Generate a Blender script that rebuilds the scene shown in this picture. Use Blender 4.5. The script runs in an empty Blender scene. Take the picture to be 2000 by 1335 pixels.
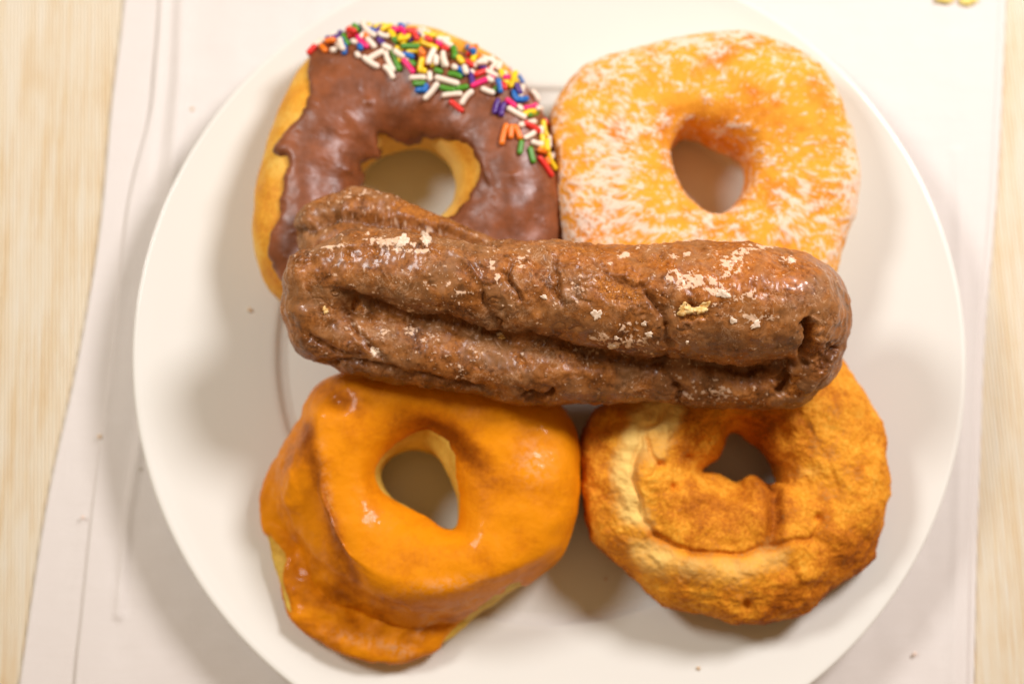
import bpy, math, random
import numpy as np
from mathutils import Vector
from mathutils.bvhtree import BVHTree

random.seed(7)
CM = 0.01                                   # every length below is in centimetres
sc = bpy.context.scene
C = sc.collection

# ------------------------------------------------------------------ camera
TILT = math.radians(10.0)
DIST = 46.0
TGT = np.array([-1.20, 0.02, 2.0])
FWD = np.array([0.0, math.sin(TILT), -math.cos(TILT)])
UPV = np.array([0.0, math.cos(TILT), math.sin(TILT)])
LOC = TGT - DIST * FWD
FOC = 50.0 / 36.0 * 2000.0
cam = bpy.data.cameras.new('camera')
cam.lens = 50.0
cam.sensor_width = 36.0
cam.clip_start = 0.02
cam.clip_end = 20.0
cam.dof.use_dof = True
cam.dof.focus_distance = 0.396
cam.dof.aperture_fstop = 5.4
camo = bpy.data.objects.new('camera', cam)
C.objects.link(camo)
camo.location = LOC * CM
camo.rotation_euler = (TILT, 0, 0)
sc.camera = camo

# ------------------------------------------------------------------ world, lamps, exposure
w = bpy.data.worlds.new('World')
sc.world = w
w.use_nodes = True
bg = w.node_tree.nodes['Background']
bg.inputs[0].default_value = (1.0, 0.64, 0.31, 1)
bg.inputs[1].default_value = 0.27

def area(name, loc, aim, size, power, col):
    l = bpy.data.lights.new(name, 'AREA')
    l.shape = 'DISK'
    l.size = size * CM
    l.energy = power
    l.color = col
    o = bpy.data.objects.new(name, l)
    C.objects.link(o)
    o.location = Vector(loc) * CM
    o.rotation_euler = (Vector(aim) - Vector(loc)).to_track_quat('-Z', 'Y').to_euler()
    return o

area('studio_lamp', (38, 31, 57), (2, 1, 0), 20, 5.1, (1.0, 0.955, 0.985))
area('studio_lamp', (-40, 22, 58), (-2, 0, 0), 18, 2.65, (0.98, 0.97, 0.97))

sc.view_settings.view_transform = 'Standard'
sc.view_settings.look = 'None'
sc.view_settings.exposure = 0.0
sc.view_settings.gamma = 1.0
sc.view_settings.use_curve_mapping = False

# ------------------------------------------------------------------ projection helpers
def unproj(px, py, z):
    """photo pixel + height of a horizontal plane -> world point (cm)"""
    px = np.asarray(px, float); py = np.asarray(py, float); z = np.asarray(z, float)
    a = (px - 1000.0) / FOC
    b = -(py - 667.5) / FOC
    dx = a
    dy = b * UPV[1] + FWD[1]
    dz = b * UPV[2] + FWD[2]
    t = (z - LOC[2]) / dz
    return np.stack([LOC[0] + t * dx, LOC[1] + t * dy, LOC[2] + t * dz], -1)

def proj(P):
    R = P - LOC
    d = R @ FWD
    return 1000.0 + FOC * R[..., 0] / d, 667.5 - FOC * (R @ UPV) / d

# ------------------------------------------------------------------ numpy noise
def _h(ix, iy, iz, seed):
    n = (ix * 374761393 + iy * 668265263 + iz * 2147483647 + seed * 1274126177) & 0xffffffff
    n = ((n ^ (n >> 13)) * 1274126177) & 0xffffffff
    n = (n ^ (n >> 16)) & 0xffffffff
    return n
_G = np.random.RandomState(3).normal(size=(256, 3))
_G /= np.linalg.norm(_G, axis=1)[:, None]
def perlin(P, seed=0):
    Q = np.floor(P)
    f = P - Q
    I = Q.astype(np.int64)
    u = f * f * f * (f * (f * 6 - 15) + 10)
    out = 0
    for dx in (0, 1):
        for dy in (0, 1):
            for dz in (0, 1):
                g = _G[_h(I[:, 0] + dx, I[:, 1] + dy, I[:, 2] + dz, seed) & 255]
                d = (g * (f - np.array([dx, dy, dz]))).sum(1)
                wt = (u[:, 0] if dx else 1 - u[:, 0]) * (u[:, 1] if dy else 1 - u[:, 1]) * (u[:, 2] if dz else 1 - u[:, 2])
                out = out + wt * d
    return out * 1.6
def fbm(P, freq, octv=4, seed=0, gain=0.5):
    s = 0; a = 1.0
    for k in range(octv):
        s = s + a * perlin(P * freq, seed + 17 * k)
        freq *= 2.03; a *= gain
    return s
def ridged(P, freq, octv=3, seed=0):
    s = 0; a = 1.0
    for k in range(octv):
        s = s + a * (1 - np.abs(perlin(P * freq, seed + 31 * k)) * 2)
        freq *= 2.1; a *= 0.5
    return s
def sstep(a, b, x):
    t = np.clip((x - a) / (b - a), 0, 1)
    return t * t * (3 - 2 * t)

# ------------------------------------------------------------------ curve helpers (photo outlines)
def spline(pts, closed=True, n=12):
    P = np.array(pts, float)
    m = len(P)
    out = []
    for i in range(m if closed else m - 1):
        if closed:
            a, b, c, d = P[(i - 1) % m], P[i], P[(i + 1) % m], P[(i + 2) % m]
        else:
            a, b, c, d = P[max(i - 1, 0)], P[i], P[i + 1], P[min(i + 2, m - 1)]
        for k in range(n):
            t = k / n
            out.append(0.5 * ((2 * b) + (-a + c) * t + (2 * a - 5 * b + 4 * c - d) * t * t + (-a + 3 * b - 3 * c + d) * t ** 3))
    if not closed:
        out.append(P[-1])
    return np.array(out)

def seg_dist(X, Y, poly, closed=False):
    """distance to a polyline, and parameter of nearest point, and signed side"""
    P = np.array(poly, float)
    best = np.full(X.shape, 1e9); par = np.zeros(X.shape); side = np.zeros(X.shape)
    m = len(P)
    for i in range(m if closed else m - 1):
        a = P[i]; b = P[(i + 1) % m]; e = b - a
        L2 = max((e ** 2).sum(), 1e-9)
        t = np.clip(((X - a[0]) * e[0] + (Y - a[1]) * e[1]) / L2, 0, 1)
        dx = X - a[0] - t * e[0]; dy = Y - a[1] - t * e[1]
        d = dx * dx + dy * dy
        k = d < best
        best[k] = d[k]; par[k] = (i + t[k]) / (m - 1)
        side[k] = np.sign(e[0] * dy[k] - e[1] * dx[k])
    return np.sqrt(best), par, side

def inside(X, Y, poly):
    P = np.array(poly, float); c = np.zeros(X.shape, bool); m = len(P)
    for i in range(m):
        x1, y1 = P[i]; x2, y2 = P[(i + 1) % m]
        if y1 == y2: continue
        k = ((y1 > Y) != (y2 > Y)) & (X < (x2 - x1) * (Y - y1) / (y2 - y1) + x1)
        c ^= k
    return c
def sdf_poly(X, Y, poly):                    # positive inside
    d, _, _ = seg_dist(X, Y, poly, True)
    return np.where(inside(X, Y, poly), d, -d)

def radial(poly3, c, nth):
    """polygon (N,2) around c -> radius at nth angles"""
    d = poly3 - c
    th = np.arctan2(d[:, 1], d[:, 0]); r = np.hypot(d[:, 0], d[:, 1])
    o = np.argsort(th); th = th[o]; r = r[o]
    th = np.concatenate([th - 2 * math.pi, th, th + 2 * math.pi]); r = np.tile(r, 3)
    g = np.arange(nth) / nth * 2 * math.pi - math.pi
    rr = np.interp(g, th, r)
    k = max(5, nth // 90)
    rr = sum(np.roll(rr, s) for s in range(-k, k + 1)) / (2 * k + 1)
    return g, rr

# ------------------------------------------------------------------ object helpers
def tag(o, label=None, cat=None, group=None, kind=None):
    if label: o['label'] = label
    if cat: o['category'] = cat
    if group: o['group'] = group
    if kind: o['kind'] = kind
    return o
def empty(name, loc):
    o = bpy.data.objects.new(name, None)
    o.empty_display_size = 0.01
    o.location = Vector(loc) * CM
    C.objects.link(o)
    return o
def meshobj(name, V, F, mat, origin=(0, 0, 0), parent=None, attrs=None, smooth=True):
    """V in world cm; origin in world cm; the parent is an unrotated object"""
    V = np.asarray(V, float)
    org = np.array(origin, float)
    me = bpy.data.meshes.new(name)
    L = ((V - org) * CM)
    me.from_pydata(L.tolist(), [], [tuple(int(i) for i in f) for f in F])
    me.update()
    if smooth:
        me.polygons.foreach_set('use_smooth', [True] * len(me.polygons))
    for k, a in (attrs or {}).items():
        at = me.attributes.new(k, 'FLOAT', 'POINT')
        at.data.foreach_set('value', np.asarray(a, np.float32))
    me.materials.append(mat)
    o = bpy.data.objects.new(name, me)
    C.objects.link(o)
    if parent is not None:
        o.parent = parent
        pw = Vector(org)
        q = parent; acc = Vector((0, 0, 0))
        while q is not None:
            acc += q.location
            q = q.parent
        o.location = pw * CM - acc
    else:
        o.location = Vector(org) * CM
    return o
def grid_faces(nu, nv, wu, wv):
    U = np.arange(nu if wu else nu - 1); W = np.arange(nv if wv else nv - 1)
    a, b = np.meshgrid(U, W, indexing='ij')
    a2 = (a + 1) % nu; b2 = (b + 1) % nv
    return np.stack([a * nv + b, a2 * nv + b, a2 * nv + b2, a * nv + b2], -1).reshape(-1, 4)
def grid_normals(G, wu, wv, flip=False):
    def diff(A, ax, wrap):
        if wrap: return np.roll(A, -1, ax) - np.roll(A, 1, ax)
        return np.gradient(A, axis=ax)
    n = np.cross(diff(G, 0, wu), diff(G, 1, wv))
    n /= np.maximum(np.linalg.norm(n, axis=-1, keepdims=True), 1e-9)
    return -n if flip else n

# ------------------------------------------------------------------ material helpers
class Mat:
    def __init__(s, name):
        s.m = bpy.data.materials.new(name); s.m.use_nodes = True
        s.t = s.m.node_tree; s.n = s.t.nodes; s.l = s.t.links
        s.b = s.n['Principled BSDF']
        tc = s.n.new('ShaderNodeTexCoord')
        vm = s.n.new('ShaderNodeVectorMath'); vm.operation = 'SCALE'; vm.inputs['Scale'].default_value = 100.0
        s.l.new(tc.outputs['Object'], vm.inputs[0])
        s.co = vm.outputs[0]
    def set(s, sock, v):
        if isinstance(v, bpy.types.NodeSocket): s.l.new(v, sock)
        elif isinstance(v, (tuple, list)) and len(v) == 3 and sock.type == 'RGBA': sock.default_value = (*v, 1)
        else: sock.default_value = v
    def noise(s, scale, detail=3, rough=0.55, dist=0.0, vec=None):
        n = s.n.new('ShaderNodeTexNoise'); n.inputs['Scale'].default_value = scale
        n.inputs['Detail'].default_value = detail; n.inputs['Roughness'].default_value = rough
        n.inputs['Distortion'].default_value = dist
        s.l.new(vec or s.co, n.inputs['Vector']); return n.outputs['Fac']
    def voro(s, scale, feat='F1', vec=None, rnd=1.0):
        n = s.n.new('ShaderNodeTexVoronoi'); n.feature = feat; n.inputs['Scale'].default_value = scale
        n.inputs['Randomness'].default_value = rnd
        s.l.new(vec or s.co, n.inputs['Vector']); return n.outputs['Distance']
    def map(s, rot=(0, 0, 0), scl=(1, 1, 1)):
        n = s.n.new('ShaderNodeMapping'); n.inputs['Rotation'].default_value = rot; n.inputs['Scale'].default_value = scl
        s.l.new(s.co, n.inputs['Vector']); return n.outputs[0]
    def attr(s, name):
        n = s.n.new('ShaderNodeAttribute'); n.attribute_name = name; return n.outputs['Fac']
    def ramp(s, f, stops):
        n = s.n.new('ShaderNodeValToRGB'); e = n.color_ramp.elements
        while len(e) < len(stops): e.new(0.5)
        for k, (p, c) in enumerate(stops):
            e[k].position = p
            e[k].color = (c, c, c, 1) if not isinstance(c, tuple) else (*c, 1)
        s.l.new(f, n.inputs[0]); return n.outputs[0]
    def math(s, op, a, b=0.0, clamp=False):
        n = s.n.new('ShaderNodeMath'); n.operation = op; n.use_clamp = clamp
        s.set(n.inputs[0], a); s.set(n.inputs[1], b); return n.outputs[0]
    def mix(s, f, a, b, mode='MIX'):
        n = s.n.new('ShaderNodeMix'); n.data_type = 'RGBA'; n.blend_type = mode
        s.set(n.inputs['Factor'], f); s.set(n.inputs['A'], a); s.set(n.inputs['B'], b)
        return n.outputs['Result']
    def bump(s, h, strength, dist, normal=None):
        n = s.n.new('ShaderNodeBump'); n.inputs['Strength'].default_value = strength
        n.inputs['Distance'].default_value = dist * CM
        s.l.new(h, n.inputs['Height'])
        if normal is not None: s.l.new(normal, n.inputs['Normal'])
        return n.outputs[0]
    def out(s, color=None, rough=None, normal=None, spec=0.5, coat=0.0, coatr=0.2, sss=0.0, sssr=(1, .5, .25), sheen=0.0):
        b = s.b
        if color is not None: s.set(b.inputs['Base Color'], color)
        if rough is not None: s.set(b.inputs['Roughness'], rough)
        if normal is not None: s.l.new(normal, b.inputs['Normal'])
        s.set(b.inputs['Specular IOR Level'], spec)
        s.set(b.inputs['Coat Weight'], coat); s.set(b.inputs['Coat Roughness'], coatr)
        if sss:
            b.inputs['Subsurface Weight'].default_value = sss
            b.inputs['Subsurface Radius'].default_value = sssr
            b.inputs['Subsurface Scale'].default_value = 0.003
        if sheen: b.inputs['Sheen Weight'].default_value = sheen
        return s.m
def S(r, g, b):                               # sRGB 0..255 -> linear
    f = lambda v: (v / 255 / 12.92) if v <= 10 else ((v / 255 + 0.055) / 1.055) ** 2.4
    return (f(r), f(g), f(b))

# ================================================================== SETTING
# --- ribbed table covering
m = Mat('ribbed_straw')
rv = m.map(rot=(0, 0, math.radians(-3.2)))
wv = m.n.new('ShaderNodeTexWave'); wv.wave_type = 'BANDS'; wv.bands_direction = 'X'
wv.inputs['Scale'].default_value = 2.55; wv.inputs['Distortion'].default_value = 0.25
wv.inputs['Detail'].default_value = 1.0; wv.inputs['Detail Scale'].default_value = 0.4
m.l.new(rv, wv.inputs['Vector'])
st = m.noise(1.0, 3, 0.6, vec=m.map(rot=(0, 0, math.radians(-3.2)), scl=(1.6, 0.16, 1)))
st2 = m.noise(1.0, 3, 0.6, vec=m.map(rot=(0, 0, math.radians(-3.2)), scl=(9.0, 0.12, 1)))
blot = m.noise(0.35, 4, 0.6)
f = m.math('ADD', m.math('MULTIPLY', st, 0.35), m.math('MULTIPLY', st2, 0.5))
f = m.math('ADD', f, m.math('MULTIPLY', blot, 0.22))
f = m.math('ADD', f, m.math('MULTIPLY', wv.outputs['Fac'], 0.17))
col = m.ramp(f, [(0.48, (0.70, 0.49, 0.25)), (0.58, (0.80, 0.67, 0.45)), (0.68, (0.82, 0.75, 0.60))])
nrm = m.bump(wv.outputs['Fac'], 0.8, 0.05)
tablemat = m.out(col, 0.75, nrm, spec=0.2)
tv = np.array([(-60, -50, 0), (60, -50, 0), (60, 50, 0), (-60, 50, 0)], float)
t = meshobj('tabletop', tv, [(0, 1, 2, 3)], tablemat, smooth=False)
tag(t, kind='structure')

# --- folded napkin
m = Mat('white_linen')
weave = m.n.new('ShaderNodeTexWave'); weave.bands_direction = 'Y'; weave.inputs['Scale'].default_value = 8.0
weave.inputs['Distortion'].default_value = 1.5; weave.inputs['Detail'].default_value = 2
m.l.new(m.co, weave.inputs['Vector'])
slub = m.noise(1.0, 3, 0.6, vec=m.map(scl=(0.5, 9.0, 1)))
big = m.noise(0.25, 3)
fine = m.noise(40, 2)
col = m.mix(m.math('MULTIPLY', slub, 0.6), (0.795, 0.755, 0.715), (0.755, 0.70, 0.64))
col = m.mix(m.math('MULTIPLY', big, 0.3), col, (0.74, 0.68, 0.62))
hgt = m.math('ADD', m.math('MULTIPLY', weave.outputs['Fac'], 0.5), m.math('ADD', m.math('MULTIPLY', slub, 0.8), fine))
linen = m.out(col, 0.85, m.bump(hgt, 0.55, 0.02), spec=0.15, sheen=0.15)

def napkin_layer(name, left, right, z0, th, seed, parent):
    L = spline([unproj(x, y, z0 + th)[:2] for x, y in left], False, 10)
    R = spline([unproj(x, y, z0 + th)[:2] for x, y in right], False, 10)
    nv, nu = 420, 360
    def resample(P, n):
        d = np.r_[0, np.cumsum(np.hypot(*np.diff(P, axis=0).T))]; d /= d[-1]
        g = np.linspace(0, 1, n)
        return np.stack([np.interp(g, d, P[:, 0]), np.interp(g, d, P[:, 1])], -1)
    L = resample(L, nv); R = resample(R, nv)
    s = np.linspace(0, 1, nu)
    s = 0.5 - 0.5 * np.cos(math.pi * s)
    s = 0.5 * s + 0.5 * np.linspace(0, 1, nu)
    G = np.zeros((nu, nv, 3))
    G[..., :2] = L[None] * (1 - s)[:, None, None] + R[None] * s[:, None, None]
    W = np.hypot(*(R - L).T)[None]
    edge = np.minimum(s[:, None] * W, (1 - s[:, None]) * W)
    P = G.reshape(-1, 3)
    und = fbm(P * np.array([1, 0.35, 1]), 0.22, 3, seed).reshape(nu, nv) * 0.11
    und += fbm(P, 0.9, 2, seed + 5).reshape(nu, nv) * 0.018
    fade = sstep(0, 1.5, edge)
    r = np.clip(1 - edge / 0.10, 0, 1)
    G[..., 2] = z0 + th * np.sqrt(np.clip(1 - r ** 2, 0, 1)) + np.maximum(und, -th * 0.6) * fade * 0.9
    # soft pressed creases running along the cloth
    X, Y = proj(G)
    for ln, amp, wd in NAP_CREASES.get(name, []):
        d, _, sd = seg_dist(X, Y, ln)
        G[..., 2] += amp * np.exp(-(d / wd) ** 2)
    b = G.copy(); b[..., 2] = z0
    return meshobj(name, G.reshape(-1, 3), grid_faces(nu, nv, False, False)[:, ::-1] if False else grid_faces(nu, nv, False, False), linen, (0, 0, 0.0), parent)

NAP_CREASES = {
    'top_fold': [([(360, -60), (352, 150), (330, 420)], 0.10, 12), ([(335, -60), (325, 150), (300, 380)], -0.08, 12), ([(280, 820), (250, 1000), (232, 1200)], 0.09, 10),
                 ([(1870, 300), (1880, 700), (1862, 1335)], 0.05, 12), ([(250, 560), (225, 700), (215, 800)], -0.05, 22)],
    'under_layer': [],
}
nap = empty('napkin', (0, 0, 0))
tag(nap, 'folded white linen napkin lying flat under the plate', 'napkin')
napkin_layer('under_layer', [(252, -260), (240, 0), (216, 200), (192, 450), (150, 700), (95, 950), (62, 1150), (35, 1335), (-5, 1600)],
             [(1975, -260), (1967, 0), (1951, 350), (1927, 650), (1917, 900), (1910, 1100), (1905, 1335), (1900, 1600)], 0.02, 0.12, 3, nap)
napkin_layer('top_fold', [(312, -260), (309, 0), (300, 131), (289, 230), (248, 398), (220, 650), (195, 850), (175, 1010), (156, 1200), (143, 1335), (130, 1600)],
             [(1962, -260), (1954, 0), (1938, 350), (1914, 650), (1904, 900), (1897, 1100), (1892, 1335), (1887, 1600)], 0.145, 0.15, 9, nap)

# --- plate
m = Mat('cream_porcelain')
pn = m.noise(0.4, 2)
col = m.mix(m.math('MULTIPLY', pn, 0.3), (0.775, 0.768, 0.70), (0.76, 0.75, 0.68))
porc = m.out(col, 0.30, spec=0.4, coat=0.4, coatr=0.08)
PROF = [(0, 0.88), (5, 0.88), (8.3, 0.88), (8.78, 0.90), (8.98, 0.98), (9.15, 1.12), (9.6, 1.22), (10.6, 1.42), (11.8, 1.70), (12.8, 1.98), (13.25, 2.13),
        (13.42, 2.19), (13.52, 2.19), (13.56, 2.13), (13.50, 2.04), (13.2, 1.92), (12.0, 1.55), (10.5, 1.15), (9.4, 0.85), (8.6, 0.62), (8.4, 0.34), (8.1, 0.34), (7.9, 0.55), (4, 0.55), (0, 0.55)]
PROF = [(a_ * 0.989, b_) for a_, b_ in PROF]
pr = spline(PROF, False, 6)
nth = 256
pth = np.arange(nth) / nth * 2 * math.pi
G = np.stack([pr[:, 0][None] * np.cos(pth)[:, None], pr[:, 0][None] * np.sin(pth)[:, None], np.repeat(pr[:, 1][None], nth, 0)], -1)
plate = meshobj('dinner_plate', G.reshape(-1, 3), grid_faces(nth, len(pr), True, False)[:, ::-1], porc, (0, 0, 0.34))
tag(plate, 'round cream porcelain plate with a shallow well holding all the pastries', 'plate')
_k = np.argmax(np.array(PROF)[:, 0])
def plate_z(r):
    P = np.array(PROF)[:12]
    return np.interp(r, P[:, 0], P[:, 1])

# ================================================================== DOUGHNUTS
def ring(outer_px, hole_px, zo, zi, zbot, htop, ex=0.85, ez=0.85, nth=560, nph=240, shift=None):
    """loft a doughnut between its photographed outline and hole"""
    O = spline(outer_px); H = spline(hole_px)
    Ow = unproj(O[:, 0], O[:, 1], zo)[:, :2]; Hw = unproj(H[:, 0], H[:, 1], zi)[:, :2]
    c = Hw.mean(0)
    th, ro = radial(Ow, c, nth); _, ri = radial(Hw, c, nth)
    ph = np.arange(nph) / nph * 2 * math.pi
    cp = np.cos(ph); sp = np.sin(ph)
    cs = np.sign(cp) * np.abs(cp) ** ex; ss = np.sign(sp) * np.abs(sp) ** ez
    rc = (ro + ri) / 2; a = (ro - ri) / 2
    top = htop(th) if callable(htop) else np.full(nth, htop)
    R = rc[:, None] + a[:, None] * cs[None]
    zc = (top + zbot) / 2; b = (top - zbot) / 2
    Z = zc[:, None] + b[:, None] * ss[None]
    G = np.stack([c[0] + R * np.cos(th)[:, None], c[1] + R * np.sin(th)[:, None], Z], -1)
    T = (R - ri[:, None]) / (ro - ri)[:, None]
    return G, c, T, th
def seat(G, gap=0.01):
    """let the soft underside lie on the plate"""
    r = np.hypot(G[..., 0], G[..., 1])
    G[..., 2] = np.maximum(G[..., 2], plate_z(r) + gap)
    return G
def blob(X, Y, x, y, r, ry=None, rot=0):
    ry = ry or r
    c, s = math.cos(math.radians(rot)), math.sin(math.radians(rot))
    dx = (X - x); dy = (Y - y)
    return np.exp(-((dx * c + dy * s) / r) ** 2 - ((-dx * s + dy * c) / ry) ** 2)

# ---------- 1. chocolate iced doughnut (upper left)
outer = [(492, 420), (503, 335), (530, 248), (560, 172), (603, 108), (650, 74), (705, 56), (765, 48), (835, 50), (892, 65), (950, 98), (1000, 138),
         (1038, 185), (1062, 245), (1078, 305), (1090, 375), (1096, 440), (1080, 510), (1030, 560), (960, 600), (860, 628), (740, 635), (620, 615), (540, 578), (505, 530), (494, 470)]
hole = [(697, 372), (712, 335), (745, 308), (790, 297), (835, 298), (868, 320), (889, 352), (890, 385), (878, 415), (840, 445), (780, 450), (725, 425), (703, 400)]
G, c1, T, th = ring(outer, hole, 3.2, 2.3, 0.92, lambda t: 4.35 + 0.12 * np.sin(2 * t + 1), 0.88, 0.80)
Nn = grid_normals(G, True, True)
if Nn[0, 60, 2] < 0: Nn = -Nn
P = G.reshape(-1, 3)
d = fbm(P, 0.35, 3, 11).reshape(T.shape) * 0.12 + fbm(P, 2.2, 3, 12).reshape(T.shape) * 0.018
G = G + Nn * d[..., None]
body_clean = G.copy()
G = seat(G)
choc = empty('iced_doughnut', (c1[0], c1[1], 0.9))
tag(choc, 'ring doughnut with chocolate icing and rainbow sprinkles, upper left on the plate', 'doughnut')
m = Mat('golden_dough')
n1 = m.noise(0.9, 4); n2 = m.noise(9, 4)
f = m.math('ADD', m.math('MULTIPLY', n1, 0.7), m.math('MULTIPLY', n2, 0.3))
col = m.ramp(f, [(0.36, (0.62, 0.22, 0.012)), (0.52, (0.78, 0.37, 0.03)), (0.68, (0.84, 0.52, 0.10))])
sp = m.attr('inner')
col = m.mix(sp, col, (0.82, 0.52, 0.13))
dough = m.out(col, 0.6, m.bump(m.math('ADD', n2, m.noise(30, 3)), 0.35, 0.03), spec=0.3, sss=0.15)
inner = sstep(0.30, 0.12, T) * sstep(4.1, 3.4, G[..., 2])
meshobj('dough', G.reshape(-1, 3), grid_faces(*T.shape, True, True), dough, (c1[0], c1[1], 0.9), choc, {'inner': inner.ravel()})

ice_out = [(612, 96), (604, 145), (602, 195), (590, 225), (565, 252), (548, 280), (534, 300), (560, 306), (557, 345), (550, 398), (543, 438), (526, 462), (527, 498), (540, 530), (575, 575),
           (660, 612), (760, 622), (900, 605), (1020, 545), (1078, 480), (1090, 430), (1088, 380), (1080, 318), (1072, 250), (1050, 196), (1004, 154), (960, 122), (902, 105), (868, 84), (825, 66), (770, 56), (706, 60), (650, 76)]
ice_in = [(712, 352), (700, 320), (716, 308), (742, 300), (738, 270), (746, 262), (768, 270), (790, 280), (812, 278), (832, 270), (870, 271), (898, 274), (916, 288), (934, 312), (938, 332),
          (928, 362), (912, 392), (896, 412), (868, 432), (820, 452), (760, 450), (715, 425), (694, 395), (696, 368)]
X, Y = proj(body_clean)
Np = Nn
upper = sstep(-0.45, 0.05, Np[..., 2])
so = sdf_poly(X, Y, spline(ice_out, n=5)); si = sdf_poly(X, Y, spline(ice_in, n=5))
sd = np.minimum(so, -si)
Pn = body_clean.reshape(-1, 3)
sd = sd + fbm(Pn, 2.2, 4, 5).reshape(T.shape) * 5.0
sd = np.where(Np[..., 2] < -0.25, -30, sd)
thk = 0.17 * np.sqrt(np.clip(sd / 14.0, 0, 1) * (2 - np.clip(sd / 14.0, 0, 1)))
thk = np.where(sd < 0, np.maximum(sd * 0.02, -0.15), thk)
lump = 0.0 * thk
for (x, y, rx, ry, rt, am) in [(722, 292, 22, 26, 40, .26), (700, 250, 60, 20, 42, .16), (640, 270, 50, 20, 40, -.07), (660, 330, 26, 60, 0, .10), (590, 380, 22, 60, 5, .05),
                               (655, 120, 24, 50, 35, -.10), (770, 210, 90, 26, -8, .07), (990, 400, 26, 60, -15, .09), (720, 200, 9, 8, 0, .09), (668, 333, 9, 9, 0, .10),
                               (625, 200, 30, 46, 0, .06), (980, 250, 40, 30, 30, .05), (1000, 345, 10, 7, 0, .06), (745, 285, 7, 30, 10, -.10), (1040, 430, 18, 30, 0, -.07),
                               (955, 345, 5, 20, -20, .07), (560, 470, 16, 40, 20, .05), (850, 240, 70, 16, 0, .04), (925, 470, 30, 20, 0, .05)]:
    lump = lump + am * blob(X, Y, x, y, rx, ry, rt)
pim = ridged(Pn, 1.3, 2, 91).reshape(T.shape)
lump = lump + fbm(Pn, 0.6, 1, 33).reshape(T.shape) * 0.06 + np.clip(fbm(Pn, 5.5, 2, 35).reshape(T.shape) - 0.62, 0, 1) * 0.08
off = thk + lump * sstep(0, 18, sd)
I = body_clean + Np * (off + 0.012)[..., None]
I[..., 2] = np.maximum(I[..., 2], plate_z(np.hypot(I[..., 0], I[..., 1])) + 0.03)
F = grid_faces(*T.shape, True, True)
keep = (sd.ravel()[F].max(1) > -6)
F = F[keep]
used = np.unique(F); remap = -np.ones(T.size, int); remap[used] = np.arange(len(used))
m = Mat('chocolate_icing')
a1 = m.noise(1.2, 4); a2 = m.noise(14, 4); a3 = m.noise(3.5, 3)
col = m.ramp(a1, [(0.35, (0.16, 0.046, 0.014)), (0.65, (0.28, 0.082, 0.026))])
sm = m.ramp(a3, [(0.60, 0.0), (0.75, 1.0)])
col = m.mix(m.math('MULTIPLY', sm, 0.35), col, (0.32, 0.125, 0.06))
pits = m.ramp(m.voro(4.5), [(0.0, 1.0), (0.10, 0.0)])
hh = m.math('ADD', m.math('MULTIPLY', a2, 0.2), m.math('ADD', m.math('MULTIPLY', a3, 0.5), m.math('MULTIPLY', pits, 0.4)))
rg = m.ramp(a3, [(0.3, 0.36), (0.7, 0.52)])
icing_mat = m.out(col, rg, m.bump(hh, 0.18, 0.05), spec=0.45, coat=0.12, coatr=0.32)
IV = I.reshape(-1, 3)[used]; IF = remap[F]
icing = meshobj('icing', IV, IF, icing_mat, (c1[0], c1[1], 0.9), choc)

# sprinkles, one by one
bvh = BVHTree.FromPolygons([Vector(v) for v in IV], [tuple(int(i) for i in f) for f in IF])
def hit(b, px, py):
    q = unproj(px, py, 0.0)
    d = Vector(q - LOC).normalized()
    r = b.ray_cast(Vector(LOC), d)
    return r[0], r[1]
Z1 = lambda *a: [(480 + a[i] / 3.125, 20 + a[i + 1] / 3.125) for i in (0, 2)]
Z2 = lambda *a: [(580 + a[i] / 7.143, 20 + a[i + 1] / 7.143) for i in (0, 2)]
Z3 = lambda *a: [(840 + a[i] / 3.708, 20 + a[i + 1] / 3.708) for i in (0, 2)]
SPR = []
for q in """R 150 560 215 490;W 262 510 285 430;W 335 450 350 400;P 390 390 440 425;P 450 425 560 400;W 450 345 520 360;O 355 525 400 580;O 450 480 530 480;W 510 580 535 580;W 625 485 665 600;
P 570 300 740 510;O 700 235 740 215;G 800 165 850 215;G 790 250 865 335;R 745 350 825 370;W 905 210 950 290;W 960 300 1085 395;K 860 395 975 520;W 790 455 815 465;B 878 520 890 550;W 995 425 1080 520;
W 840 630 860 655;P 1150 430 1205 480;Y 1110 262 1215 240;W 1160 350 1265 382;Y 1315 325 1365 400;G 1370 420 1400 450;K 1450 285 1515 345;Y 1450 445 1560 405;R 1560 300 1640 305;R 1645 405 1680 460;
P 1750 268 1840 270;W 1650 350 1800 312;W 1870 290 1960 312;Y 1790 370 1890 380;Y 1730 465 1940 550;W 1225 515 1295 550;Y 1403 545 1418 605;G 1500 550 1685 548;W 1020 685 1185 595;W 945 685 1100 795;
W 1245 620 1350 840;G 1355 605 1455 885;W 1240 810 1340 940;B 1500 662 1615 682;G 1605 742 1655 780;K 1510 735 1630 880;O 1730 625 1780 680;Y 1765 745 1735 870;W 1915 600 1850 765;W 1610 950 1770 950;
W 1855 895 1860 970;G 1655 1030 1770 1030;B 1695 1130 1765 1122;B 1808 1065 1795 1125;W 1950 1050 1800 1225""".replace('\n', '').split(';'):
    k, *v = q.split(); SPR.append((k, Z2(*map(float, v))))
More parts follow.
